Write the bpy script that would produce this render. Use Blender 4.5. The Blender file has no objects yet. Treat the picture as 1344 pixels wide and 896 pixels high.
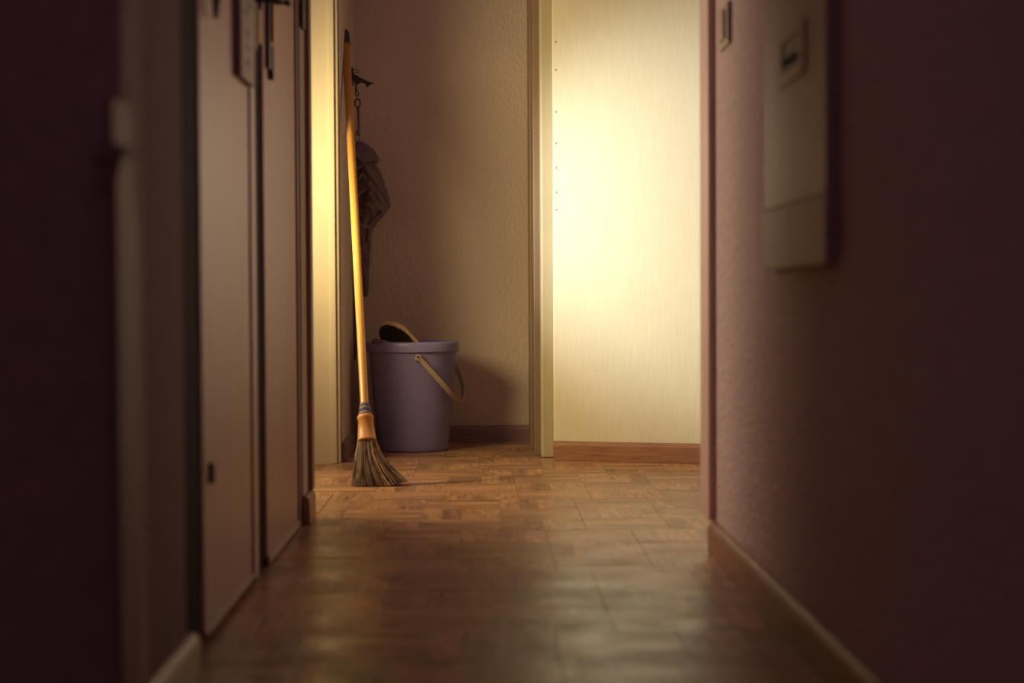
import bpy, bmesh, math, random
from mathutils import Vector, Matrix, noise
random.seed(7)
C = bpy.context.scene.collection
PI = math.pi

# ---------------------------------------------------------------- camera
F = 2200.0                                     # focal length in pixels of the 1344 wide frame
CAMH = 0.47
cam_d = bpy.data.cameras.new('camera'); cam = bpy.data.objects.new('camera', cam_d); C.objects.link(cam)
cam_d.sensor_width = 36.0; cam_d.lens = F * 36.0 / 1344.0
cam_d.clip_start = 0.05
yaw = -math.atan(39 / F); pitch = -math.atan(58 / F); roll = math.radians(-0.30)
cam.matrix_world = (Matrix.Translation((0, 0, CAMH)) @ Matrix.Rotation(yaw, 4, 'Z')
                    @ Matrix.Rotation(PI / 2 + pitch, 4, 'X') @ Matrix.Rotation(roll, 4, 'Z'))
cam_d.dof.use_dof = True; cam_d.dof.focus_distance = 4.75; cam_d.dof.aperture_fstop = 2.8
bpy.context.scene.camera = cam

# ---------------------------------------------------------------- world, lights, exposure
w = bpy.data.worlds.new('world'); bpy.context.scene.world = w; w.use_nodes = True
w.node_tree.nodes['Background'].inputs[0].default_value = (0.50, 0.20, 0.32, 1)
w.node_tree.nodes['Background'].inputs[1].default_value = 0.06
vs = bpy.context.scene.view_settings
vs.view_transform = 'Standard'; vs.look = 'None'; vs.gamma = 1; vs.use_curve_mapping = False; vs.exposure = 0.0

def aim(o, tgt):
    d = Vector(tgt) - o.location
    o.rotation_euler = d.to_track_quat('-Z', 'Y').to_euler()
def spot(name, loc, tgt, watts, col, deg, blend, rad):
    l = bpy.data.lights.new(name, 'SPOT'); l.energy = watts; l.color = col
    l.spot_size = math.radians(deg); l.spot_blend = blend; l.shadow_soft_size = rad
    o = bpy.data.objects.new(name, l); C.objects.link(o); o.location = loc; aim(o, tgt); return o
def area(name, loc, tgt, watts, col, sx, sy):
    l = bpy.data.lights.new(name, 'AREA'); l.energy = watts; l.color = col; l.shape = 'RECTANGLE'; l.size = sx; l.size_y = sy
    o = bpy.data.objects.new(name, l); C.objects.link(o); o.location = loc; aim(o, tgt); return o
# a low lamp in the side room on the left, hidden behind the corridor's left corner
def point(name, loc, watts, col, rad):
    l = bpy.data.lights.new(name, 'POINT'); l.energy = watts; l.color = col; l.shadow_soft_size = rad
    o = bpy.data.objects.new(name, l); C.objects.link(o); o.location = loc; return o
LP = (-0.80, 4.15, 0.82)
point('lamp_bulb', LP, 8, (1.0, 0.76, 0.42), 0.16)
spot('lamp_wide', LP, (0.06, 4.88, 0.80), 52, (1.0, 0.82, 0.38), 100, 1.0, 0.20)
spot('lamp_beam', LP, (0.58, 4.68, 0.71), 122, (0.88, 0.92, 0.90), 55, 1.0, 0.06)
spot('lamp_side', LP, (0.43, 2.95, 0.62), 48, (1.0, 0.76, 0.56), 75, 1.0, 0.14)
spot('floor_fill', (-1.50, 4.20, 1.10), (0.38, 4.10, 0.0), 92, (1.0, 0.76, 0.42), 58, 1.0, 0.10)  # added spot to brighten the floor, apart from the hidden lamp
# dimmer lamp in the side room on the right, turned to the corridor
spot('right_lamp', (0.82, 4.22, 0.85), (-0.37, 2.6, 0.74), 15, (1.0, 0.62, 0.45), 52, 1.0, 0.12)
# weak fill of the dim hall behind the camera, and of the ceilings
area('hall_fill', (0.0, -0.6, 1.9), (0.0, 3.5, 0.3), 1.1, (0.95, 0.55, 0.72), 1.0, 0.8)
area('corridor_fill', (0.0, 2.0, 2.35), (0.0, 2.0, 0.0), 0.7, (0.80, 0.42, 1.0), 0.7, 3.0)
area('room_fill', (0.0, 4.3, 2.35), (0.0, 4.3, 0.0), 2.0, (0.72, 0.42, 1.0), 2.0, 1.2)

# ---------------------------------------------------------------- materials
def mat(name, base, rough=0.6, bump=None, var=0.0, vscale=(1, 1, 1), vs_=6.0, spec=0.5, coord='Object', metal=0.0):
    """bump = (noise scale, (sx,sy,sz), strength, distance)"""
    m = bpy.data.materials.new(name); m.use_nodes = True
    nt = m.node_tree; N = nt.nodes; L = nt.links; b = N['Principled BSDF']
    b.inputs['Base Color'].default_value = (*base, 1); b.inputs['Roughness'].default_value = rough
    b.inputs['Specular IOR Level'].default_value = spec; b.inputs['Metallic'].default_value = metal
    tc = N.new('ShaderNodeTexCoord')
    if var:
        mp = N.new('ShaderNodeMapping'); mp.inputs['Scale'].default_value = vscale
        nz = N.new('ShaderNodeTexNoise'); nz.inputs['Scale'].default_value = vs_; nz.inputs['Detail'].default_value = 4
        L.new(tc.outputs[coord], mp.inputs[0]); L.new(mp.outputs[0], nz.inputs['Vector'])
        cr = N.new('ShaderNodeValToRGB')
        cr.color_ramp.elements[0].position = 0.3; cr.color_ramp.elements[1].position = 0.7
        cr.color_ramp.elements[0].color = (*[c * (1 - var) for c in base], 1)
        cr.color_ramp.elements[1].color = (*[min(1, c * (1 + var)) for c in base], 1)
        L.new(nz.outputs['Fac'], cr.inputs[0]); L.new(cr.outputs[0], b.inputs['Base Color'])
    if bump:
        sc, ss, st, di = bump
        mp = N.new('ShaderNodeMapping'); mp.inputs['Scale'].default_value = ss
        nz = N.new('ShaderNodeTexNoise'); nz.inputs['Scale'].default_value = sc; nz.inputs['Detail'].default_value = 3
        bp = N.new('ShaderNodeBump'); bp.inputs['Strength'].default_value = st; bp.inputs['Distance'].default_value = di
        L.new(tc.outputs[coord], mp.inputs[0]); L.new(mp.outputs[0], nz.inputs['Vector'])
        L.new(nz.outputs['Fac'], bp.inputs['Height']); L.new(bp.outputs[0], b.inputs['Normal'])
    return m
M = {}
M['plaster'] = mat('woodchip_plaster', (0.52, 0.43, 0.35), 0.85, (95, (1, 1, 1), 0.55, 0.004), 0.06, vs_=3)
M['niche_plaster'] = mat('niche_plaster', (0.62, 0.50, 0.42), 0.85, (95, (1, 1, 0.7), 0.8, 0.005), 0.06, vs_=3)
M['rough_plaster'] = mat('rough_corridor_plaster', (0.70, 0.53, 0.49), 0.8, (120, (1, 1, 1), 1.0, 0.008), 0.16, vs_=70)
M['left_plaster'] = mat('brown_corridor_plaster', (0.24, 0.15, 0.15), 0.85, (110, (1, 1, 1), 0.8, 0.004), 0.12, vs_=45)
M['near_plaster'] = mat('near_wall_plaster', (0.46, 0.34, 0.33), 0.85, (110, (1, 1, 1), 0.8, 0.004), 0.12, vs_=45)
M['jamb'] = mat('jamb_paint', (0.46, 0.39, 0.26), 0.5, None, 0.04)
M['casing'] = mat('casing_paint', (0.24, 0.155, 0.105), 0.5, None, 0.05)
M['wallpaper'] = mat('fibre_wallpaper', (0.72, 0.65, 0.48), 0.8, (110, (2.2, 2.2, 0.35), 0.16, 0.002), 0.04, (6, 6, 0.5), 30)
M['ceiling'] = mat('ceiling_paint', (0.45, 0.40, 0.36), 0.9)
M['paint'] = mat('cream_frame_paint', (0.60, 0.51, 0.38), 0.45, (40, (1, 1, 0.2), 0.1, 0.001), 0.04, vs_=8)
M['door'] = mat('door_veneer', (0.46, 0.275, 0.24), 0.40, (30, (6, 6, 0.15), 0.15, 0.001), 0.10, (8, 8, 0.25), 14)
M['door_edge'] = mat('door_edge_paint', (0.50, 0.38, 0.32), 0.4, None, 0.05)
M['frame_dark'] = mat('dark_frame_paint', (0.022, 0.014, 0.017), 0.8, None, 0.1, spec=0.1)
M['trim'] = mat('brown_trim_wood', (0.26, 0.14, 0.09), 0.4, (40, (5, 5, 0.3), 0.2, 0.001), 0.15, (10, 10, 0.6), 12)
M['trim_pale'] = mat('tan_trim_wood', (0.78, 0.56, 0.46), 0.5, (40, (5, 5, 0.3), 0.2, 0.001), 0.10, (10, 10, 0.6), 12)
M['base'] = mat('brown_skirting_wood', (0.33, 0.16, 0.09), 0.38, (60, (0.3, 0.3, 4), 0.25, 0.001), 0.22, (1, 1, 12), 14)
M['base_dark'] = mat('dark_skirting_wood', (0.26, 0.15, 0.15), 0.45, (60, (0.3, 0.3, 4), 0.25, 0.001), 0.22, (1, 1, 12), 14)
M['subfloor'] = mat('subfloor_grout', (0.05, 0.025, 0.02), 0.8)
M['plastic_white'] = mat('aged_plastic', (0.50, 0.40, 0.30), 0.4, None, 0.04)
M['black'] = mat('black_metal', (0.018, 0.012, 0.012), 0.45, None, 0.2)
M['brass'] = mat('worn_brass', (0.55, 0.38, 0.22), 0.35, None, 0.1, metal=0.7)
M['paper'] = mat('notice_card', (0.36, 0.27, 0.24), 0.6, None, 0.05)
M['ink'] = mat('faded_ink', (0.13, 0.08, 0.08), 0.7)
M['cabinet'] = mat('meter_cabinet_paint', (0.50, 0.34, 0.30), 0.5, (9, (1, 1, 1), 0.08, 0.002), 0.10, vs_=5)
M['cabinet_low'] = mat('meter_cabinet_lower', (0.52, 0.37, 0.31), 0.55, None, 0.06)
M['pole'] = mat('pale_pole', (0.30, 0.155, 0.135), 0.65, None, 0.05)
M['handle_wood'] = mat('lacquered_yellow_wood', (0.68, 0.34, 0.08), 0.32, (40, (8, 8, 0.3), 0.08, 0.0005), 0.08, (10, 10, 0.5), 12)
M['ferrule'] = mat('orange_collar', (0.62, 0.29, 0.09), 0.42, None, 0.06)
M['cap'] = mat('dark_end_cap', (0.04, 0.03, 0.035), 0.5)
M['wire'] = mat('grey_binding_cord', (0.30, 0.25, 0.24), 0.55, None, 0.1)
M['wire_blue'] = mat('blue_binding_cord', (0.09, 0.08, 0.17), 0.6, None, 0.1)
M['straw'] = mat('dark_bristle', (0.19, 0.125, 0.09), 0.6, None, 0.55, (1, 1, 1), 60)
M['straw_light'] = mat('pale_bristle', (0.60, 0.42, 0.24), 0.6, None, 0.4, (1, 1, 1), 60)
M['bucket'] = mat('violet_bucket_plastic', (0.23, 0.20, 0.42), 0.40, (300, (1, 1, 1), 0.03, 0.0005), 0.04, vs_=6)
M['bail'] = mat('grey_handle_plastic', (0.34, 0.26, 0.21), 0.35, None, 0.05)
M['brush_back'] = mat('pale_brush_wood', (0.62, 0.44, 0.24), 0.6, None, 0.1, vs_=40)
M['brush_hair'] = mat('black_brush_hair', (0.02, 0.013, 0.015), 0.8, (200, (1, 1, 1), 1.0, 0.004), 0.5, vs_=120)
M['rag'] = mat('brown_rag', (0.22, 0.14, 0.10), 0.9, (120, (1, 1, 1), 0.3, 0.001), 0.2, vs_=40)
M['coat'] = mat('dark_brown_cloth', (0.16, 0.105, 0.12), 0.75, (260, (1, 1, 1), 0.2, 0.0006), 0.2, vs_=12)
M['iron'] = mat('dark_iron', (0.035, 0.025, 0.025), 0.5, None, 0.2)
M['water'] = mat('dark_void', (0.01, 0.008, 0.01), 0.8)

def parquet_mat():
    m = bpy.data.materials.new('vinyl_parquet'); m.use_nodes = True
    nt = m.node_tree; N = nt.nodes; L = nt.links; b = N['Principled BSDF']
    tc = N.new('ShaderNodeTexCoord'); oi = N.new('ShaderNodeObjectInfo')
    ad = N.new('ShaderNodeVectorMath'); ad.operation = 'ADD'
    mu = N.new('ShaderNodeMath'); mu.operation = 'MULTIPLY'; mu.inputs[1].default_value = 37.0
    L.new(oi.outputs['Random'], mu.inputs[0]); L.new(tc.outputs['Object'], ad.inputs[0]); L.new(mu.outputs[0], ad.inputs[1])
    mp = N.new('ShaderNodeMapping'); mp.inputs['Scale'].default_value = (26, 2.2, 26)
    L.new(ad.outputs[0], mp.inputs[0])
    nz = N.new('ShaderNodeTexNoise'); nz.inputs['Scale'].default_value = 4.5; nz.inputs['Detail'].default_value = 5; nz.inputs['Distortion'].default_value = 0.8
    L.new(mp.outputs[0], nz.inputs['Vector'])
    cr = N.new('ShaderNodeValToRGB'); e = cr.color_ramp.elements
    e[0].position = 0.30; e[0].color = (0.22, 0.11, 0.068, 1); e[1].position = 0.72; e[1].color = (0.56, 0.31, 0.145, 1)
    L.new(nz.outputs['Fac'], cr.inputs[0])
    # each block a little lighter or darker
    sx = N.new('ShaderNodeSeparateXYZ'); L.new(tc.outputs['Object'], sx.inputs[0])
    dv = N.new('ShaderNodeMath'); dv.operation = 'DIVIDE'; dv.inputs[1].default_value = 0.04283; L.new(sx.outputs['X'], dv.inputs[0])
    fo_ = N.new('ShaderNodeMath'); fo_.operation = 'FLOOR'; L.new(dv.outputs[0], fo_.inputs[0])
    a2 = N.new('ShaderNodeMath'); a2.operation = 'ADD'; L.new(fo_.outputs[0], a2.inputs[0]); L.new(mu.outputs[0], a2.inputs[1])
    wn = N.new('ShaderNodeTexWhiteNoise'); wn.noise_dimensions = '1D'; L.new(a2.outputs[0], wn.inputs['W'])
    hs = N.new('ShaderNodeHueSaturation'); mr = N.new('ShaderNodeMapRange')
    mr.inputs['To Min'].default_value = 0.72; mr.inputs['To Max'].default_value = 1.28
    L.new(wn.outputs['Value'], mr.inputs[0]); L.new(mr.outputs[0], hs.inputs['Value']); L.new(cr.outputs[0], hs.inputs['Color'])
    L.new(hs.outputs[0], b.inputs['Base Color'])
    # scuffs: world-space patchy gloss
    geo = N.new('ShaderNodeNewGeometry'); n2 = N.new('ShaderNodeTexNoise'); n2.inputs['Scale'].default_value = 9; n2.inputs['Detail'].default_value = 6
    m2 = N.new('ShaderNodeMapping'); m2.inputs['Scale'].default_value = (1, 1, 1)
    L.new(geo.outputs['Position'], m2.inputs[0]); L.new(m2.outputs[0], n2.inputs['Vector'])
    r2 = N.new('ShaderNodeMapRange'); r2.inputs['From Min'].default_value = 0.3; r2.inputs['From Max'].default_value = 0.7
    r2.inputs['To Min'].default_value = 0.24; r2.inputs['To Max'].default_value = 0.42
    L.new(n2.outputs['Fac'], r2.inputs[0]); L.new(r2.outputs[0], b.inputs['Roughness'])
    b.inputs['Specular IOR Level'].default_value = 0.22
    bp = N.new('ShaderNodeBump'); bp.inputs['Strength'].default_value = 0.05; bp.inputs['Distance'].default_value = 0.001
    L.new(nz.outputs['Fac'], bp.inputs['Height'])
    n3 = N.new('ShaderNodeTexNoise'); n3.inputs['Scale'].default_value = 14; n3.inputs['Detail'].default_value = 2
    L.new(geo.outputs['Position'], n3.inputs['Vector'])
    b2 = N.new('ShaderNodeBump'); b2.inputs['Strength'].default_value = 0.02; b2.inputs['Distance'].default_value = 0.004
    L.new(n3.outputs['Fac'], b2.inputs['Height']); L.new(bp.outputs[0], b2.inputs['Normal']); L.new(b2.outputs[0], b.inputs['Normal'])
    return m
M['parquet'] = parquet_mat()

# ---------------------------------------------------------------- helpers
def link(name, bm, m, parent=None, smooth=False, bevel=0.0, seg=2, solid=0.0, sub=0, origin=None):
    me = bpy.data.meshes.new(name); bmesh.ops.recalc_face_normals(bm, faces=bm.faces)
    if origin is not None: bmesh.ops.translate(bm, verts=bm.verts, vec=-Vector(origin))
    bm.to_mesh(me); bm.free()
    for mm in (m if isinstance(m, (list, tuple)) else [m]): me.materials.append(mm)
    if smooth:
        for p in me.polygons: p.use_smooth = True
    o = bpy.data.objects.new(name, me); C.objects.link(o)
    if origin is not None: o.location = origin
    if parent:
        o.parent = parent
        wp = Vector((0, 0, 0)); q = parent
        while q: wp += q.location; q = q.parent
        o.location = (Vector(origin) if origin is not None else Vector((0, 0, 0))) - wp
    if solid:
        s = o.modifiers.new('solid', 'SOLIDIFY'); s.thickness = solid; s.offset = 0
    if sub:
        s = o.modifiers.new('sub', 'SUBSURF'); s.levels = sub; s.render_levels = sub
    if bevel:
        b = o.modifiers.new('bevel', 'BEVEL'); b.width = bevel; b.segments = seg; b.limit_method = 'ANGLE'; b.harden_normals = False
    return o
def bx(bm, x0, x1, y0, y1, z0, z1):
    vs_ = [bm.verts.new((x, y, z)) for x in (x0, x1) for y in (y0, y1) for z in (z0, z1)]
    for f in ((0, 1, 3, 2), (4, 6, 7, 5), (0, 4, 5, 1), (2, 3, 7, 6), (0, 2, 6, 4), (1, 5, 7, 3)):
        bm.faces.new([vs_[i] for i in f])
    return vs_
def box(name, x0, x1, y0, y1, z0, z1, m, parent=None, bevel=0.0, seg=2, kind=None):
    bm = bmesh.new(); bx(bm, x0, x1, y0, y1, z0, z1)
    o = link(name, bm, m, parent, bevel=bevel, seg=seg)
    if kind: o['kind'] = kind
    return o
def S(*a, **k): return box(*a, kind='structure', **k)
def prism(bm, pts, ax, a0, a1):
    """closed polygon pts (2D) extruded along axis ax ('x','y','z')"""
    def P(p, a): return {'x': (a, p[0], p[1]), 'y': (p[0], a, p[1]), 'z': (p[0], p[1], a)}[ax]
    A = [bm.verts.new(P(p, a0)) for p in pts]; B = [bm.verts.new(P(p, a1)) for p in pts]
    n = len(pts); bm.faces.new(A); bm.faces.new(B[::-1])
    for i in range(n): bm.faces.new((A[i], A[(i + 1) % n], B[(i + 1) % n], B[i]))
def tube(bm, pts, rads, n=12, flat=None, caps=True):
    rings = []; up = None
    for i, p in enumerate(pts):
        p = Vector(p); a = Vector(pts[max(i - 1, 0)]); b = Vector(pts[min(i + 1, len(pts) - 1)])
        t = (b - a).normalized()
        if up is None:
            up = Vector((0, 0, 1)) if abs(t.z) < 0.9 else Vector((1, 0, 0))
        s = t.cross(up).normalized(); u = s.cross(t).normalized(); up = u
        r = rads[i] if isinstance(rads, (list, tuple)) else rads
        ra, rb = (r if isinstance(r, (tuple, list)) else (r, r))
        rings.append([bm.verts.new(p + s * (ra * math.cos(2 * PI * k / n)) + u * (rb * math.sin(2 * PI * k / n))) for k in range(n)])
    for i in range(len(rings) - 1):
        for k in range(n):
            bm.faces.new((rings[i][k], rings[i][(k + 1) % n], rings[i + 1][(k + 1) % n], rings[i + 1][k]))
    if caps: bm.faces.new(rings[0][::-1]); bm.faces.new(rings[-1])
def lathe(bm, prof, cx, cy, n=64, close=False):
    rings = [[bm.verts.new((cx + r * math.cos(2 * PI * k / n), cy + r * math.sin(2 * PI * k / n), z)) for k in range(n)] for r, z in prof]
    for i in range(len(rings) - 1):
        for k in range(n):
            bm.faces.new((rings[i][k], rings[i][(k + 1) % n], rings[i + 1][(k + 1) % n], rings[i + 1][k]))
    if close: bm.faces.new(rings[0][::-1]); bm.faces.new(rings[-1])
def thing(name, label, cat, loc, group=None):
    o = bpy.data.objects.new(name, None); C.objects.link(o); o.location = loc; o.empty_display_size = 0.05
    o['label'] = label; o['category'] = cat
    if group: o['group'] = group
    bpy.context.view_layer.update()
    return o
def at(px, py, Y):
    """point at depth Y seen at pixel px,py (level camera model)"""
    return Vector(((px - 633) * Y / F, Y, CAMH - (py - 390) * Y / F))

# ---------------------------------------------------------------- the setting
H = 2.4
YB = 5.44          # niche back wall
YL = 4.765         # panel left of the niche
fl = S('floor', -1.9, 1.7, -1.2, 5.7, -0.06, -0.004, M['subfloor'])
S('ceiling', -2.0, 1.8, -1.2, 5.6, H, H + 0.08, M['ceiling'])
# parquet blocks, alternate grain, every third cross joint a tile joint
def block_mesh(s, g):
    bm = bmesh.new(); h = s / 2 - g; c = 0.0005
    lo = [bm.verts.new((x, y, -0.005)) for x, y in ((-h, -h), (h, -h), (h, h), (-h, h))]
    mi = [bm.verts.new((x, y, -c)) for x, y in ((-h, -h), (h, -h), (h, h), (-h, h))]
    hi = [bm.verts.new((x, y, 0)) for x, y in ((-h + c, -h + c), (h - c, -h + c), (h - c, h - c), (-h + c, h - c))]
    for A, B in ((lo, mi), (mi, hi)):
        for i in range(4): bm.faces.new((A[i], A[(i + 1) % 4], B[(i + 1) % 4], B[i]))
    bm.faces.new(hi)
    me = bpy.data.meshes.new('parquet_block'); bm.to_mesh(me); bm.free(); me.materials.append(M['parquet']); return me
BS = 0.1713
bmesh_ = block_mesh(BS, 0.0002)
far_bm = bmesh.new()
nblk = 0
iy0 = -19; Y0 = 3.373
for iy in range(iy0, 14):
    for ix in range(-10, 9):
        x = 0.0385 + (ix + 0.5) * BS + {-1: 0.087, -2: -0.025, -3: 0.06, 0: 0.0, 1: 0.043, 2: -0.05, 3: 0.02}.get(iy // 3, 0)
        y = Y0 + (iy + 0.5) * BS + 0.0
        if x < -1.85 or x > 1.65 or y > 5.55: continue
        if y < 3.55 and (x < -0.50 or x > 0.55) and y > 1.75: continue
        ppm = F / max(y, .1); px = 633 + x * ppm; py = 390 + CAMH * ppm
        inview = y > 1.5 and -30 < px < 1374 and py < 990
        zz = random.uniform(-0.0003, 0.0003)
        if inview and not (y > 3.6 and not (380 < px < 960)):
            o = bpy.data.objects.new('parquet_block', bmesh_); C.objects.link(o); o.parent = fl
            sy = 0.985 if iy % 3 == 0 else 1.0
            o.location = (x, y + (0.0012 if iy % 3 == 0 else 0), zz)
            o.scale = (1, 1, 1)
            if iy % 3 == 0: o.location.z -= 0.0001
            if (ix + iy) % 2: o.rotation_euler.z = PI / 2
            nblk += 1
        else:
            h = BS / 2 - 0.0006
            bx(far_bm, x - h, x + h, y - h, y + h, -0.0045, zz)
fo = link('parquet_blocks', far_bm, M['parquet'], fl); fo['kind'] = 'stuff'

# skirting profile helper: along y on an x-wall, or along x on a y-wall
def skirt_x(name, xw, d, y0, y1, m, h=0.055, t=0.015, par=None):
    bm = bmesh.new(); s = d
    pts = [(xw, 0.0), (xw + s * t, 0.0), (xw + s * t, h - 0.012), (xw + s * t * 0.8, h - 0.004), (xw + s * t * 0.45, h), (xw, h)]
    prism(bm, [(p[0], p[1]) for p in pts], 'y', y0, y1)
    o = link(name, bm, m, par, bevel=0.001); o['kind'] = 'structure'; return o
def skirt_dir(name, a, b, m, h=0.055, t=0.015):
    a = Vector(a); b = Vector(b); d = (b - a).normalized(); n = Vector((d.y, -d.x))     # to the right of travel: towards -y for +x travel
    bm = bmesh.new(); prof = [(0, 0), (t, 0), (t, h - 0.012), (t * 0.8, h - 0.004), (t * 0.45, h), (0, h)]
    A = [bm.verts.new((a.x + n.x * u, a.y + n.y * u, z)) for u, z in prof]
    a2 = b
    B = [bm.verts.new((b.x + n.x * u, b.y + n.y * u, z)) for u, z in prof]
    bm.faces.new(A); bm.faces.new(B[::-1])
    for i in range(6): bm.faces.new((A[i], A[(i + 1) % 6], B[(i + 1) % 6], B[i]))
    o = link(name, bm, m, bevel=0.0012); o['kind'] = 'structure'; return o

# corridor, right wall
S('wall_right', 0.43, 0.58, -1.2, 3.08, 0, H, M['rough_plaster'])
skirt_x('baseboard_right', 0.43, -1, -1.2, 3.085, M['base'])
S('trim_1', 0.4165, 0.452, 3.08, 3.20, 0.0555, H, M['trim_pale'], bevel=0.006, seg=4)
S('trim_2', 0.452, 0.58, 3.08, 3.14, 0, H, M['rough_plaster'])
# corridor, left: near return, wall piece, door frame, end pier
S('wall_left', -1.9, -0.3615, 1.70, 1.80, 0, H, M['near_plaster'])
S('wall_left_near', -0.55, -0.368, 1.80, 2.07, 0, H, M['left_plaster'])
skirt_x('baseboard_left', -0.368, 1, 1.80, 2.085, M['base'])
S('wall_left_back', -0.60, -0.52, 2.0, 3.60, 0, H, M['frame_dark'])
S('wall_left_pier', -0.52, -0.3735, 3.475, 3.575, 0, H, M['plaster'])
skirt_x('baseboard_left_pier', -0.3735, 1, 3.47, 3.60, M['base'], h=0.06, t=0.014)
S('trim_3', -0.46, -0.3635, 3.575, 3.62, 0.0605, H, M['trim'], bevel=0.002)
# door frames (dark posts) and the two narrow doors
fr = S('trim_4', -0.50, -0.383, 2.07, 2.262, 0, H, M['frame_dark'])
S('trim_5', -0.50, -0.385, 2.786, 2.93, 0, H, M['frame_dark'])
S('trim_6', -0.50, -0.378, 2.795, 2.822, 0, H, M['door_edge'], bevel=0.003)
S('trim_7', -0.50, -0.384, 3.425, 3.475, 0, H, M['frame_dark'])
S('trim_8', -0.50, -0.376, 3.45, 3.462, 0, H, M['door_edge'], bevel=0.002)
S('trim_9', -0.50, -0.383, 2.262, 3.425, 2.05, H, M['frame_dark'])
def door(name, y0, y1):
    d = S(name, -0.42, -0.3785, y0, y1, 0.012, 2.04, M['door'], bevel=0.003)
    return d
d1 = door('door_1', 2.268, 2.778)
d2 = door('door_2', 2.935, 3.42)
box('bottom_rail', -0.379, -0.375, 2.27, 2.776, 0.012, 0.020, M['door_edge'], d1, bevel=0.001)
box('bottom_rail', -0.379, -0.374, 2.937, 3.418, 0.004, 0.018, M['door_edge'], d2, bevel=0.001)
box('edge_strip', -0.3785, -0.3745, 2.742, 2.776, 0.012, 2.04, M['door_edge'], d1, bevel=0.001)

def plate(par, y0, y1, z0, z1, marks):
    p = box('notice_plate', -0.3785, -0.366, y0, y1, z0, z1, M['paper'], par, bevel=0.002)
    p['label'] = 'pale rectangular notice plate with faded marks'
    for (a, b, c, d) in marks:
        box('faded_mark', -0.3665, -0.3655, a, b, c, d, M['ink'], p)
# door 1 plate, its handle and lock
pl1 = [(2.64, 2.665, 0.835, 0.845), (2.635, 2.675, 0.862, 0.865), (2.64, 2.66, 0.88, 0.892), (2.63, 2.655, 0.912, 0.922), (2.66, 2.69, 0.93, 0.938)]
plate(d1, 2.585, 2.735, 0.812, 1.0, pl1)
def handle(par, yc, z, L, d=1):
    bm = bmesh.new(); tube(bm, [(-0.374, yc, z), (-0.335, yc, z), (-0.322, yc - d * 0.012, z), (-0.320, yc - d * 0.04, z), (-0.322, yc - d * L, z - 0.004)], [0.009, 0.009, 0.009, 0.008, 0.007], 12)
    h = link('door_handle', bm, M['black'], par, smooth=True); h['label'] = 'dark lever handle'
box('lock_plate', -0.3745, -0.366, 2.736, 2.768, 0.876, 1.05, M['black'], d1, bevel=0.002)
handle(d1, 2.757, 0.962, 0.115)
box('strike_plate', -0.3850, -0.3730, 2.850, 2.875, 0.902, 0.960, M['brass'], d1, bevel=0.001)
bm = bmesh.new(); tube(bm, [(-0.380, 2.30, 0.905), (-0.362, 2.32, 0.885), (-0.368, 2.35, 0.862)], [0.007, 0.007, 0.004], 10)
link('coat_hook', bm, M['black'], d1, smooth=True)
box('latch', -0.3785, -0.372, 2.315, 2.335, 0.215, 0.243, M['black'], d1, bevel=0.001)
box('lock_plate', -0.3785, -0.371, 2.966, 2.998, 0.875, 1.05, M['black'], d2, bevel=0.002)
box('strike_plate', -0.372, -0.3655, 2.99, 3.012, 0.925, 1.05, M['brass'], d2, bevel=0.001)
box('key_plate', -0.3785, -0.369, 3.003, 3.018, 0.86, 0.92, M['black'], d2, bevel=0.001)
bm = bmesh.new(); tube(bm, [(-0.378, 3.0, 0.994), (-0.342, 3.0, 0.994)], 0.0028, 10); tube(bm, [(-0.342, 2.99, 0.994), (-0.342, 3.01, 0.994)], 0.005, 10)
h = link('door_handle', bm, M['black'], d2, smooth=True); h['label'] = 'thin dark lever handle'
sw = thing('wall_fitting', 'small dark fitting high on the pier past the two left doors', 'fitting', (-0.3735, 3.52, 1.04))
box('fitting_body', -0.3735, -0.366, 3.48, 3.53, 1.03, 1.12, M['black'], sw, bevel=0.002)
box('fitting_screw', -0.367, -0.3645, 3.502, 3.508, 1.05, 1.056, M['brass'], sw)

# side room
S('wall_room_left', -1.98, -1.9, 1.8, 5.6, 0, H, M['plaster'])
S('wall_room_front_left', -1.9, -0.60, 3.50, 3.60, 0, H, M['plaster'])
S('wall_room_right', 1.62, 1.72, 3.0, 5.6, 0, H, M['plaster'])
S('wall_room_front_right', 0.58, 1.62, 3.04, 3.14, 0, H, M['plaster'])
pn = S('wall_left_of_niche', -1.9, -0.432, YL, 5.50, 0, H, M['paint'])
S('trim_10', -0.432, -0.4145, YL - 0.006, 4.80, 0, H, M['paint'], bevel=0.003)
S('trim_11', -0.4145, -0.405, YL + 0.004, 4.82, 0, H, M['paint'], bevel=0.003)
S('wall_niche_left', -0.432, -0.405, 4.80, YB + 0.06, 0, H, M['niche_plaster'])
S('wall_niche_back', -0.405, 0.17, YB, YB + 0.08, 0, H, M['niche_plaster'])
S('wall_niche_right', 0.158, 0.24, 4.98, YB + 0.06, 0, H, M['niche_plaster'])
skirt_dir('baseboard_back', (-0.405, YB), (0.158, YB), M['base_dark'])
skirt_x('baseboard_niche_left', -0.405, 1, 4.815, YB - 0.014, M['base_dark'], h=0.057)
# door casing on the niche's right side, seen edge on
S('trim_12', 0.150, 0.16, 5.22, YB - 0.002, 0.0, H, M['casing'], bevel=0.003)
S('trim_13', 0.154, 0.178, 4.972, 5.20, 0.0, H, M['casing'], bevel=0.002)
S('trim_14', 0.149, 0.158, 5.18, 5.20, 0.985, H, M['casing'], bevel=0.002)
S('trim_15', 0.172, 0.2115, 4.885, 4.985, 0, H, M['jamb'], bevel=0.006, seg=4)
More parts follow.
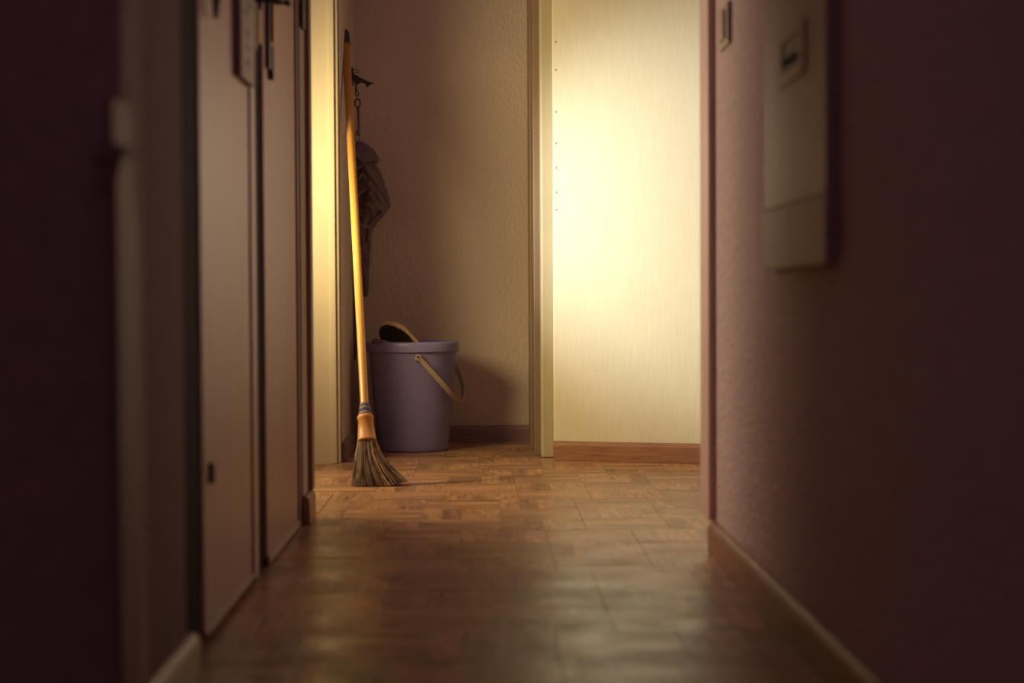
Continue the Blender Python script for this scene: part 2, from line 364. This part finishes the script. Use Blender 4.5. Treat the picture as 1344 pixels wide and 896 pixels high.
# bright wall, turned a little towards the camera at its right end
A = Vector((0.2035, 4.82)); B = Vector((1.62, 4.82 - 1.4165 * 0.29))
bm = bmesh.new(); d = (B - A).normalized(); n = Vector((-d.y, d.x)) * 0.10
prism(bm, [tuple(A), tuple(B), tuple(B + n), tuple(A + n)], 'z', 0, H)
o = link('wall_front', bm, M['wallpaper'], bevel=0.004); o['kind'] = 'structure'
S('wall_front_back', 0.24, 1.72, 5.0, 5.5, 0, H, M['plaster'])
skirt_dir('baseboard_front', A + d * 0.002, B, M['base'], h=0.056)
# thin rows of tacks / specks down the wallpaper's edge
bm = bmesh.new()
for i, z in enumerate((1.22, 1.14, 1.02, 0.93, 0.86, 0.79, 0.74)):
    p = A + d * 0.012 - Vector((-d.y, d.x)) * 0.0002
    bmesh.ops.create_uvsphere(bm, u_segments=8, v_segments=5, radius=0.0022, matrix=Matrix.Translation((p.x, p.y, z - 0.02)))
o = link('edge_tacks', bm, M['trim'], bpy.data.objects['wall_front']); o['kind'] = 'stuff'
# brass threshold strips on the floor by the left pier
S('trim_16', -0.368, -0.360, 3.66, 4.00, 0.0, 0.0015, M['base'])

# light switch on the right wall
t = thing('light_switch', 'beige rocker light switch on the right wall beside the corridor corner', 'switch', (0.43, 2.93, 0.93))
box('switch_plate', 0.4225, 0.43, 2.875, 2.985, 0.903, 0.976, M['plastic_white'], t, bevel=0.004, seg=3)
box('rocker', 0.418, 0.4228, 2.90, 2.96, 0.914, 0.965, M['plastic_white'], t, bevel=0.003, seg=3)

# meter cabinet
t = thing('meter_cabinet', 'flat painted meter cabinet fixed to the dark right wall with a recessed latch', 'cabinet', (0.43, 2.23, 0.508))
box('cabinet_body', 0.419, 0.43, 2.022, 2.448, 0.514, 1.70, M['cabinet'], t, bevel=0.002)
box('cabinet_door', 0.4145, 0.4195, 2.015, 2.454, 0.594, 1.70, M['cabinet'], t, bevel=0.0015)
lc = box('lower_cover', 0.413, 0.4195, 2.012, 2.460, 0.508, 0.593, M['cabinet_low'], t, bevel=0.0015)
lc['label'] = 'slightly paler strip closing the bottom of the cabinet'
# latch
def rrect(y0, y1, z0, z1, r, n=5):
    pts = []
    for cy, cz, a in ((y1 - r, z1 - r, 0), (y0 + r, z1 - r, 90), (y0 + r, z0 + r, 180), (y1 - r, z0 + r, 270)):
        for k in range(n + 1):
            t_ = math.radians(a + 90 * k / n); pts.append((cy + r * math.cos(t_), cz + r * math.sin(t_)))
    return pts
def ring(bm, out, inn, x0, x1):
    n_ = len(out); V = [[bm.verts.new((x, p[0], p[1])) for p in pp] for pp in (out, inn) for x in (x0, x1)]
    o0, o1, i0, i1 = V
    for k in range(n_):
        j = (k + 1) % n_
        bm.faces.new((o0[k], o0[j], i0[j], i0[k])); bm.faces.new((o1[k], i1[k], i1[j], o1[j]))
        bm.faces.new((o0[k], o1[k], o1[j], o0[j])); bm.faces.new((i0[k], i0[j], i1[j], i1[k]))
bm = bmesh.new(); ring(bm, rrect(2.135, 2.325, 0.755, 0.826, 0.014), rrect(2.168, 2.292, 0.772, 0.812, 0.006), 0.4105, 0.4147)
lt = link('latch_frame', bm, M['cabinet'], t, bevel=0.002)
box('latch_recess', 0.4130, 0.4143, 2.169, 2.291, 0.773, 0.811, M['black'], lt)
box('latch_pull', 0.408, 0.4132, 2.19, 2.27, 0.780, 0.788, M['frame_dark'], lt, bevel=0.001)

# pale upright strip at the near left corner
t = thing('upright_strip', 'narrow pale upright strip with separate top block and side knob at near left corner', 'strip', (-0.362, 1.69, 0))
bm = bmesh.new(); prism(bm, [(1.642, 0.0), (1.742, 0.0), (1.742, 0.53), (1.728, 0.572), (1.708, 0.612), (1.668, 0.612), (1.642, 0.585)], 'x', -0.3612, -0.3550)
link('strip_board', bm, M['pole'], t, bevel=0.002)
box('top_block', -0.3612, -0.354, 1.622, 1.712, 0.620, 0.667, M['pole'], t, bevel=0.003)
bm = bmesh.new(); bmesh.ops.create_uvsphere(bm, u_segments=14, v_segments=8, radius=0.0085, matrix=Matrix.Translation((-0.372, 1.655, 0.607)) @ Matrix.Diagonal((1, 0.8, 1, 1)))
tube(bm, [(-0.372, 1.655, 0.605), (-0.358, 1.66, 0.600)], 0.003, 8)
link('side_knob', bm, M['pole'], t, smooth=True)

# ---------------------------------------------------------------- broom
def broom():
    base = at(480, 579, 4.23)
    t = thing('broom', 'long-handled broom with yellow wooden handle leaning in the niche corner', 'broom', (base.x, 4.23, 0))
    top = at(456.5, 41, 5.05); fer_top = at(479, 545, 4.255); fer_bot = at(481, 578, 4.22)
    foot = at(478, 529, 4.275)
    ax = (top - foot).normalized()
    cap0 = foot + ax * ((top - foot).length - 0.058)
    bm = bmesh.new(); tube(bm, [fer_top, foot, foot.lerp(cap0, 0.5), cap0], [0.0105, 0.0105, 0.0113, 0.0118], 20)
    link('handle', bm, M['handle_wood'], t, smooth=True)
    bm = bmesh.new(); r = 0.0136; tube(bm, [cap0 - ax * 0.002, cap0 + ax * 0.044, cap0 + ax * 0.053, cap0 + ax * 0.058], [r, r * 0.92, r * 0.7, r * 0.25], 20)
    e = link('end_cap', bm, M['cap'], t, smooth=True); e['label'] = 'dark rounded cap on the top end'
    # cord binding: stacked rings
    n = 6
    for i in range(n):
        p = foot.lerp(fer_top, (i + 0.3) / n); rr = 0.0125 + 0.0042 * (i / (n - 1)) + (0.0008 if i % 2 else 0)
        q = (fer_top - foot).normalized() * 0.0028
        bm = bmesh.new(); tube(bm, [p - q, p - q * .5, p + q * .5, p + q], [rr * 0.93, rr, rr, rr * 0.93], 24)
        link('binding_ring', bm, M['wire_blue'] if i in (1, 3, 4) else M['wire'], t, smooth=True)
    # collar: flattened flare
    d = fer_bot - fer_top
    bm = bmesh.new()
    tube(bm, [fer_top - d * 0.02, fer_top + d * 0.02, fer_top + d * 0.14, fer_top + d * 0.17, fer_top + d * 0.6, fer_bot - d * 0.08, fer_bot - d * 0.05, fer_bot],
         [(0.0185, 0.016), (0.0208, 0.018), (0.0208, 0.018), (0.0185, 0.016), (0.0215, 0.017), (0.0232, 0.018), (0.0248, 0.019), (0.0248, 0.019)], 28)
    # keep the wide side across the view
    link('collar', bm, M['ferrule'], t, smooth=True)
    # bristles
    rnd = random.Random(3)
    def bristles(name, cnt, u0, u1, m):
        bm = bmesh.new()
        for i in range(cnt):
            u = rnd.uniform(u0, u1); v = rnd.uniform(-1, 1) * math.sqrt(max(0, 1 - (2 * u - 1) ** 2 * 0.8))
            a = fer_bot + Vector(((u - 0.5) * 0.045, v * 0.014, 0.004))
            tx = 460 + 74 * (u ** 1.15)
            ty = 637.0 - 1.0 * (u < 0.05) - max(0, (u - 0.72)) * 22 + rnd.uniform(-1.2, 0.3)
            Yt = 4.20 + v * 0.035
            e_ = at(tx, ty, Yt); e_.z = max(e_.z if u > 0.7 else rnd.uniform(0.001, 0.004), 0.001)
            # right side sweeps out late
            m1 = a.lerp(e_, 0.33); m1.x -= (u - 0.25) * 0.018 * (u > 0.25); m2 = a.lerp(e_, 0.7); m2.x -= (u - 0.25) * 0.018 * (u > 0.25)
            m1 += Vector((rnd.uniform(-1, 1), rnd.uniform(-1, 1), 0)) * 0.0012; m2 += Vector((rnd.uniform(-1, 1), rnd.uniform(-1, 1), 0)) * 0.0020
            tube(bm, [a, m1, m2, e_], [0.0011, 0.0013, 0.0012, 0.0007], 4, caps=True)
        o = link(name, bm, m, t); o['kind'] = 'stuff'; return o
    bristles('bristles', 620, 0.0, 1.0, M['straw'])
    b = bristles('pale_bristles', 170, 0.62, 1.0, M['straw_light']); b['label'] = 'paler bristles swept to the right'  # paler straw colour gathered on the right part
    b2 = bristles('pale_bristles', 70, 0.05, 0.62, M['straw_light']); b2['label'] = 'scattered paler bristles'
broom()

# ---------------------------------------------------------------- bucket
BX, BY = -0.216, 5.185
def bucket():
    t = thing('bucket', 'violet plastic bucket with lowered side handle in the niche', 'bucket', (BX, BY, 0))
    bm = bmesh.new()
    prof = [(0.0, 0.006), (0.098, 0.006), (0.100, 0.0), (0.106, 0.0), (0.109, 0.006), (0.1105, 0.016), (0.1355, 0.303), (0.1375, 0.308),
            (0.1345, 0.312), (0.1325, 0.306), (0.1075, 0.018), (0.0, 0.012)]
    lathe(bm, prof, BX, BY, 96); bmesh.ops.remove_doubles(bm, verts=bm.verts, dist=1e-5)
    link('pail', bm, M['bucket'], t, smooth=True, bevel=0)
    bm = bmesh.new()
    prof = [(0.1365, 0.306), (0.1435, 0.305), (0.1440, 0.308), (0.1445, 0.325), (0.1440, 0.331), (0.1410, 0.336), (0.1370, 0.336), (0.1345, 0.332), (0.1335, 0.310), (0.1365, 0.306)]
    lathe(bm, prof, BX, BY, 96); link('rim', bm, M['bucket'], t, smooth=True)
    # pivot ears and bail
    pvz = 0.286; px_ = 0.018
    for s in (-1, 1):
        bm = bmesh.new(); p = Vector((BX + px_ * 1.0, BY - s * 0.138, pvz))
        tube(bm, [p + Vector((0, s * 0.012, 0)), p - Vector((0, s * 0.010, 0))], 0.0065, 16)
        link('pivot', bm, M['bail'], t, smooth=True)
    D = Vector((0.145, 0, -0.150)) * 0.97
    ctl = [(549, 468, -.1455), (575, 497, -.127), (592, 517, -.092), (602, 527, -.040), (606.5, 523, .015), (607, 508, .065), (601, 488, .105), (588, 472, .134), (551, 463, .1455)]
    cp = [Vector(((x - 633) * (BY + dy) / F, BY + dy, CAMH - (y - 390) * (BY + dy) / F)) for x, y, dy in ctl]
    pts = []; cc = [cp[0] * 2 - cp[1]] + cp + [cp[-1] * 2 - cp[-2]]
    for i in range(1, len(cc) - 2):
        for k in range(6):
            u = k / 6; a_, b_, c_, d_ = cc[i - 1], cc[i], cc[i + 1], cc[i + 2]
            pts.append(0.5 * ((2 * b_) + (c_ - a_) * u + (2 * a_ - 5 * b_ + 4 * c_ - d_) * u * u + (3 * b_ - a_ - 3 * c_ + d_) * u ** 3))
    pts.append(cp[-1]); n = len(pts) - 1
    px_ = cp[0].x - BX; pvz = cp[0].z
    # flat strap with a raised lip: cross-section wide in the bail's plane normal
    def strap(bm, off, wd, th):
        rings = []
        nn = D.normalized().cross(Vector((0, 1, 0))).normalized()
        for i, p in enumerate(pts):
            tg = (pts[min(i + 1, n)] - pts[max(i - 1, 0)]).normalized(); o_ = tg.cross(nn).normalized()
            c = p + nn * off
            rings.append([bm.verts.new(c + nn * a_ * wd + o_ * b_ * th) for a_, b_ in ((-1, -1), (1, -1), (1, 1), (-1, 1))])
        for i in range(n):
            for k in range(4): bm.faces.new((rings[i][k], rings[i][(k + 1) % 4], rings[i + 1][(k + 1) % 4], rings[i + 1][k]))
        bm.faces.new(rings[0][::-1]); bm.faces.new(rings[-1])
    bm = bmesh.new(); strap(bm, 0, 0.0074, 0.0024)
    h = link('carry_handle', bm, M['bail'], t, smooth=False, bevel=0.0010, seg=2); h['label'] = 'greyish-brown plastic carry handle hanging down to the right'
    for s in (-1, 1):     # rounded ends round the pivots
        bm = bmesh.new(); p = Vector((cp[0].x if s == 1 else cp[-1].x, BY - s * 0.1455, cp[0].z if s == 1 else cp[-1].z))
        tube(bm, [p + Vector((0, 0.0028, 0)), p - Vector((0, 0.0028, 0))], 0.0100, 20)
        link('handle_end', bm, M['bail'], h, smooth=False, bevel=0.001)
        bm = bmesh.new(); tube(bm, [p - Vector((0, s * 0.002, 0)), p - Vector((0, s * 0.0042, 0))], 0.0042, 14)
        link('rivet', bm, M['cap'], h)
bucket()

# scrub brush lying in the bucket, head out over the rim on the left
def brush():
    c = at(521, 438, 5.13)
    t = thing('scrubbing_brush', 'pale wooden scrubbing brush with black hair sticking out of the bucket', 'brush', tuple(c))
    # board outline from the photo, in x/z, about 2 cm thick, curved
    spine = [(499, 431), (502, 426), (508, 424), (515, 424.5), (522, 426.5), (529, 431), (535, 437), (541, 443), (548, 449), (557, 458), (566, 470)]
    P = [at(x, y, 5.14) for x, y in spine]
    wd = [0.012, 0.018, 0.022, 0.024, 0.024, 0.022, 0.018, 0.013, 0.010, 0.009, 0.008]
    th = [0.004, 0.006, 0.007, 0.0095, 0.0110, 0.0105, 0.009, 0.008, 0.006, 0.005, 0.004]
    bm = bmesh.new(); rings = []
    for i, p in enumerate(P):
        tg = (P[min(i + 1, len(P) - 1)] - P[max(i - 1, 0)]).normalized(); nrm = Vector((0, 1, 0)).cross(tg).normalized()
        if nrm.z < 0: nrm = -nrm
        rings.append([bm.verts.new(p + Vector((0, 1, 0)) * wd[i] * math.cos(a) + nrm * th[i] * math.sin(a)) for a in [2 * PI * k / 16 for k in range(16)]])
    for i in range(len(P) - 1):
        for k in range(16): bm.faces.new((rings[i][k], rings[i][(k + 1) % 16], rings[i + 1][(k + 1) % 16], rings[i + 1][k]))
    bm.faces.new(rings[0]); bm.faces.new(rings[-1])
    link('brush_board', bm, M['brush_back'], t, smooth=True)
    # hair block under the board: tufts fanned below
    bm = bmesh.new(); rnd = random.Random(5)
    outline_low = [(499, 436), (501, 443), (506, 449), (514, 452), (524, 452), (533, 451), (541, 450)]
    for i in range(900):
        u = rnd.random(); v = rnd.uniform(-1, 1)
        k = u * 6.4; j = min(int(k), 6); f = k - j
        a = P[j].lerp(P[j + 1], f); a = a + Vector((0, v * 0.021, -0.002))
        k2 = u * 6; j2 = min(int(k2), 5); lo = outline_low[j2]; hi = outline_low[j2 + 1]; f2 = k2 - j2
        b = at(lo[0] + (hi[0] - lo[0]) * f2, lo[1] + (hi[1] - lo[1]) * f2, 5.14)
        b += Vector((rnd.uniform(-.003, .003), v * 0.026, rnd.uniform(-0.003, 0.003)))
        tube(bm, [a, a.lerp(b, 0.5) + Vector((rnd.uniform(-.001, .001), 0, 0)), b], [0.0016, 0.0017, 0.0012], 4)
    o = link('brush_hair', bm, M['brush_hair'], t); o['kind'] = 'stuff'; o['label'] = 'dense black brush hair'
    # rag in front of it on the rim
    bm = bmesh.new(); G = []
    for i in range(13):
        u = i / 12; row = []
        for j in range(7):
            v = j / 6
            p = at(487 + 24 * u, 449.5 - 6.5 * math.sin(PI * min(1, u * 1.15)) * (0.6 + 0.4 * math.sin(u * 9)), 5.07) + Vector((0, 0.04 * v, 0))
            p.z += 0.0015 + 0.003 * math.sin(6 * u + 5 * v)
            row.append(bm.verts.new(p))
        G.append(row)
    for i in range(12):
        for j in range(6): bm.faces.new((G[i][j], G[i + 1][j], G[i + 1][j + 1], G[i][j + 1]))
    o = link('cleaning_rag', bm, M['rag'], None, smooth=True, solid=0.003, sub=1, origin=tuple(at(498, 447, 5.11)))
    o['label'] = 'crumpled brown rag at left of the bucket rim beside the brush'; o['category'] = 'cloth'
brush()

# ---------------------------------------------------------------- hook and hanging jacket
def hook_and_coat():
    Yh = 5.27
    c = at(466, 104, Yh)
    t = thing('wall_hook', 'dark iron double hook with chain on the niche wall', 'hook', (-0.405, Yh, c.z))
    box('hook_plate', -0.4048, -0.399, Yh - 0.014, Yh + 0.014, c.z - 0.02, c.z + 0.03, M['iron'], t, bevel=0.001)
    bm = bmesh.new(); prism(bm, [(at(x, y, Yh).x, at(x, y, Yh).z) for x, y in ((465, 96), (470, 99), (477, 103), (485, 107), (493, 110), (488, 112), (484, 116), (482.5, 111), (477, 108.5), (473, 111), (469, 113), (467, 106))], 'y', Yh - 0.006, Yh + 0.006)
    link('hook_arm', bm, M['iron'], t, bevel=0.0015)
    bm = bmesh.new(); tube(bm, [at(464, 89, Yh), at(468, 92, Yh - .008), at(475, 93, Yh), at(474, 96, Yh + .006), at(467, 95.5, Yh)], 0.0013, 8)
    link('wire_loop', bm, M['iron'], t, smooth=True)
    # chain: small links then a larger ring, then a strap
    ch = thing('hanging_chain', 'dark chain with a larger ring hanging from the iron hook', 'chain', tuple(at(472, 112, Yh)))
    def loop(cx, cy, rx, ry, r, turn, name='chain_link'):
        bm = bmesh.new(); pts = []
        cc = at(cx, cy, Yh)
        for k in range(21):
            a = 2 * PI * k / 20
            lx = rx * math.cos(a); pts.append(cc + Vector((lx * math.cos(turn), lx * math.sin(turn), ry * math.sin(a))))
        tube(bm, pts, r, 8, caps=False); bmesh.ops.remove_doubles(bm, verts=bm.verts, dist=1e-4)
        link(name, bm, M['iron'], ch, smooth=True)
    loop(470, 116.5, 0.0045, 0.0095, 0.0016, 1.2); loop(471.2, 123, 0.0048, 0.0085, 0.0017, 0.3); 
    loop(471.8, 135.5, 0.0085, 0.0130, 0.0024, 0.15, 'ring')
    bm = bmesh.new(); tube(bm, [at(472.5, 142, Yh), at(473, 152, Yh), at(473.5, 165, Yh), at(472, 178, Yh)], [0.0042] * 4, 8)
    link('strap', bm, M['coat'], ch, smooth=True)
    loop(471.2, 179, 0.0075, 0.017, 0.0013, 0.2)
    # jacket
    tz = at(475, 184, Yh)
    j = thing('hanging_jacket', 'dark brown crumpled jacket hanging from the chain in the niche corner', 'jacket', (tz.x, Yh, tz.z))
    def cloth(name, rows, yc, ry, folds, amp, seed, n=128, lab=None):
        """rows = (py, px_left, px_right)"""
        bm = bmesh.new(); rings = []
        # densify
        dr = []
        for a, b in zip(rows[:-1], rows[1:]):
            for k in range(9): dr.append(tuple(a[i] + (b[i] - a[i]) * k / 9 for i in range(3)))
        dr.append(rows[-1])
        for idx, (py, xl, xr) in enumerate(dr):
            L_ = at(xl, py, yc); R_ = at(xr, py, yc); cx = (L_.x + R_.x) / 2; rx = (R_.x - L_.x) / 2; z = L_.z
            ring_ = []
            for k in range(n):
                a = 2 * PI * k / n
                tw = idx * 0.05
                nv = noise.noise(Vector((math.cos(a) * 1.6 + seed, math.sin(a) * 1.6, z * 22)))
                f = 1 + amp * math.sin(folds * a + tw + 2.5 * nv) * (0.4 + 0.6 * abs(math.sin(a))) + amp * 0.8 * nv
                q = Vector((math.cos(a) * 2.4 + seed + z * 26, math.sin(a) * 1.2 + z * 9, z * 20))
                rg = 1 - abs(noise.noise(q)) * 3.2; rg2 = 1 - abs(noise.noise(q * 2.1 + Vector((9, 3, 1)))) * 3.0
                f += amp * (0.9 * max(rg, -0.6) + 0.45 * max(rg2, -0.6)) - amp * 0.6
                ax_ = max(-1.0, min(1.0, math.cos(a)))
                x_ = cx + rx * ax_ * (1 + (f - 1) * 0.25)
                y_ = yc + min(ry, rx * 1.4) * math.sin(a) * f
                ring_.append(bm.verts.new((max(x_, -0.4035), min(y_, YB - 0.004), z + 0.004 * nv)))
            rings.append(ring_)
        for i in range(len(rings) - 1):
            for k in range(n): bm.faces.new((rings[i][k], rings[i][(k + 1) % n], rings[i + 1][(k + 1) % n], rings[i + 1][k]))
        bm.faces.new(rings[0][::-1]); bm.faces.new(rings[-1])
        o = link(name, bm, M['coat'], j, smooth=True)
        if lab: o['label'] = lab
        return o
    cloth('jacket_body', [(200, 464, 482), (210, 464, 490), (225, 463, 501), (240, 463, 507), (255, 463, 511), (268, 463, 514), (280, 463, 507), (292, 463, 497), (300, 463, 490), (315, 464, 488)], Yh + 0.005, 0.055, 5, 0.20, 1.3)
    cloth('sleeve', [(292, 465, 492), (305, 464, 489), (320, 464, 488), (340, 464.5, 486), (360, 466, 485), (375, 468, 485), (388, 476, 483)], Yh + 0.005, 0.028, 3, 0.22, 5.1, lab='sleeve hanging down in a narrow point')
    cloth('added_tail', [(300, 461, 471), (340, 461, 471), (390, 460, 472), (430, 461, 471), (470, 462, 468)], Yh + 0.02, 0.02, 3, 0.18, 8.4, lab='added lower tail along the wall')  # cloth tail added for the dark streak behind the broom handle
    # collar / hood flap folded over the top, pointed to the right
    bm = bmesh.new(); G = []
    outer = [(470, 190), (476, 184.5), (483, 188), (489, 193), (495, 200), (501, 211)]
    inner = [(466, 203), (470, 208), (476, 212), (482, 214), (490, 211), (500.5, 212.5)]
    for i in range(6):
        a = at(*outer[i], Yh - 0.012 - 0.012 * (i / 5)); b = at(*inner[i], Yh - 0.062 + 0.03 * (i / 5)); row = []
        for k in range(6):
            v = k / 5; p = a.lerp(b, v); p.y -= 0.014 * math.sin(PI * v) * (1 - i / 6); p.z += 0.003 * math.sin(i * 2.1 + k)
            row.append(bm.verts.new(p))
        G.append(row)
    for i in range(5):
        for k in range(5): bm.faces.new((G[i][k], G[i + 1][k], G[i + 1][k + 1], G[i][k + 1]))
    link('collar', bm, M['coat'], j, smooth=True, solid=0.006, sub=2)
    # neck part under the collar
    cloth('hood', [(186, 470, 477), (192, 467, 484), (200, 465, 490), (208, 464, 497), (214, 464, 498)], Yh + 0.0, 0.04, 4, 0.15, 3.3)
    # front lapels with raised creases
    for cr in ([(471, 222), (480, 216), (492, 231), (503, 250), (512, 266)], [(474, 236), (479, 226), (487, 240), (496, 256), (510, 268)],
               [(468, 262), (476, 252), (484, 247), (493, 257)], [(470, 285), (479, 296), (488, 297), (494, 283)]):
        bm = bmesh.new(); pts = []
        for i, (x, y) in enumerate(cr):
            pts.append(at(x - 1.5, y, Yh - 0.050 + 0.045 * max(0, (x - 478) / 34) ** 1.4))
        fine = []
        for a, b in zip(pts[:-1], pts[1:]):
            for k in range(4): fine.append(a.lerp(b, k / 4))
        fine.append(pts[-1])
        m_ = len(fine)
        tube(bm, fine, [(0.0035 + 0.006 * math.sin(PI * i / (m_ - 1)), 0.003 + 0.005 * math.sin(PI * i / (m_ - 1))) for i in range(m_)], 10)
        link('fold', bm, M['coat'], j, smooth=True, sub=1)
hook_and_coat()
print('blocks', nblk)
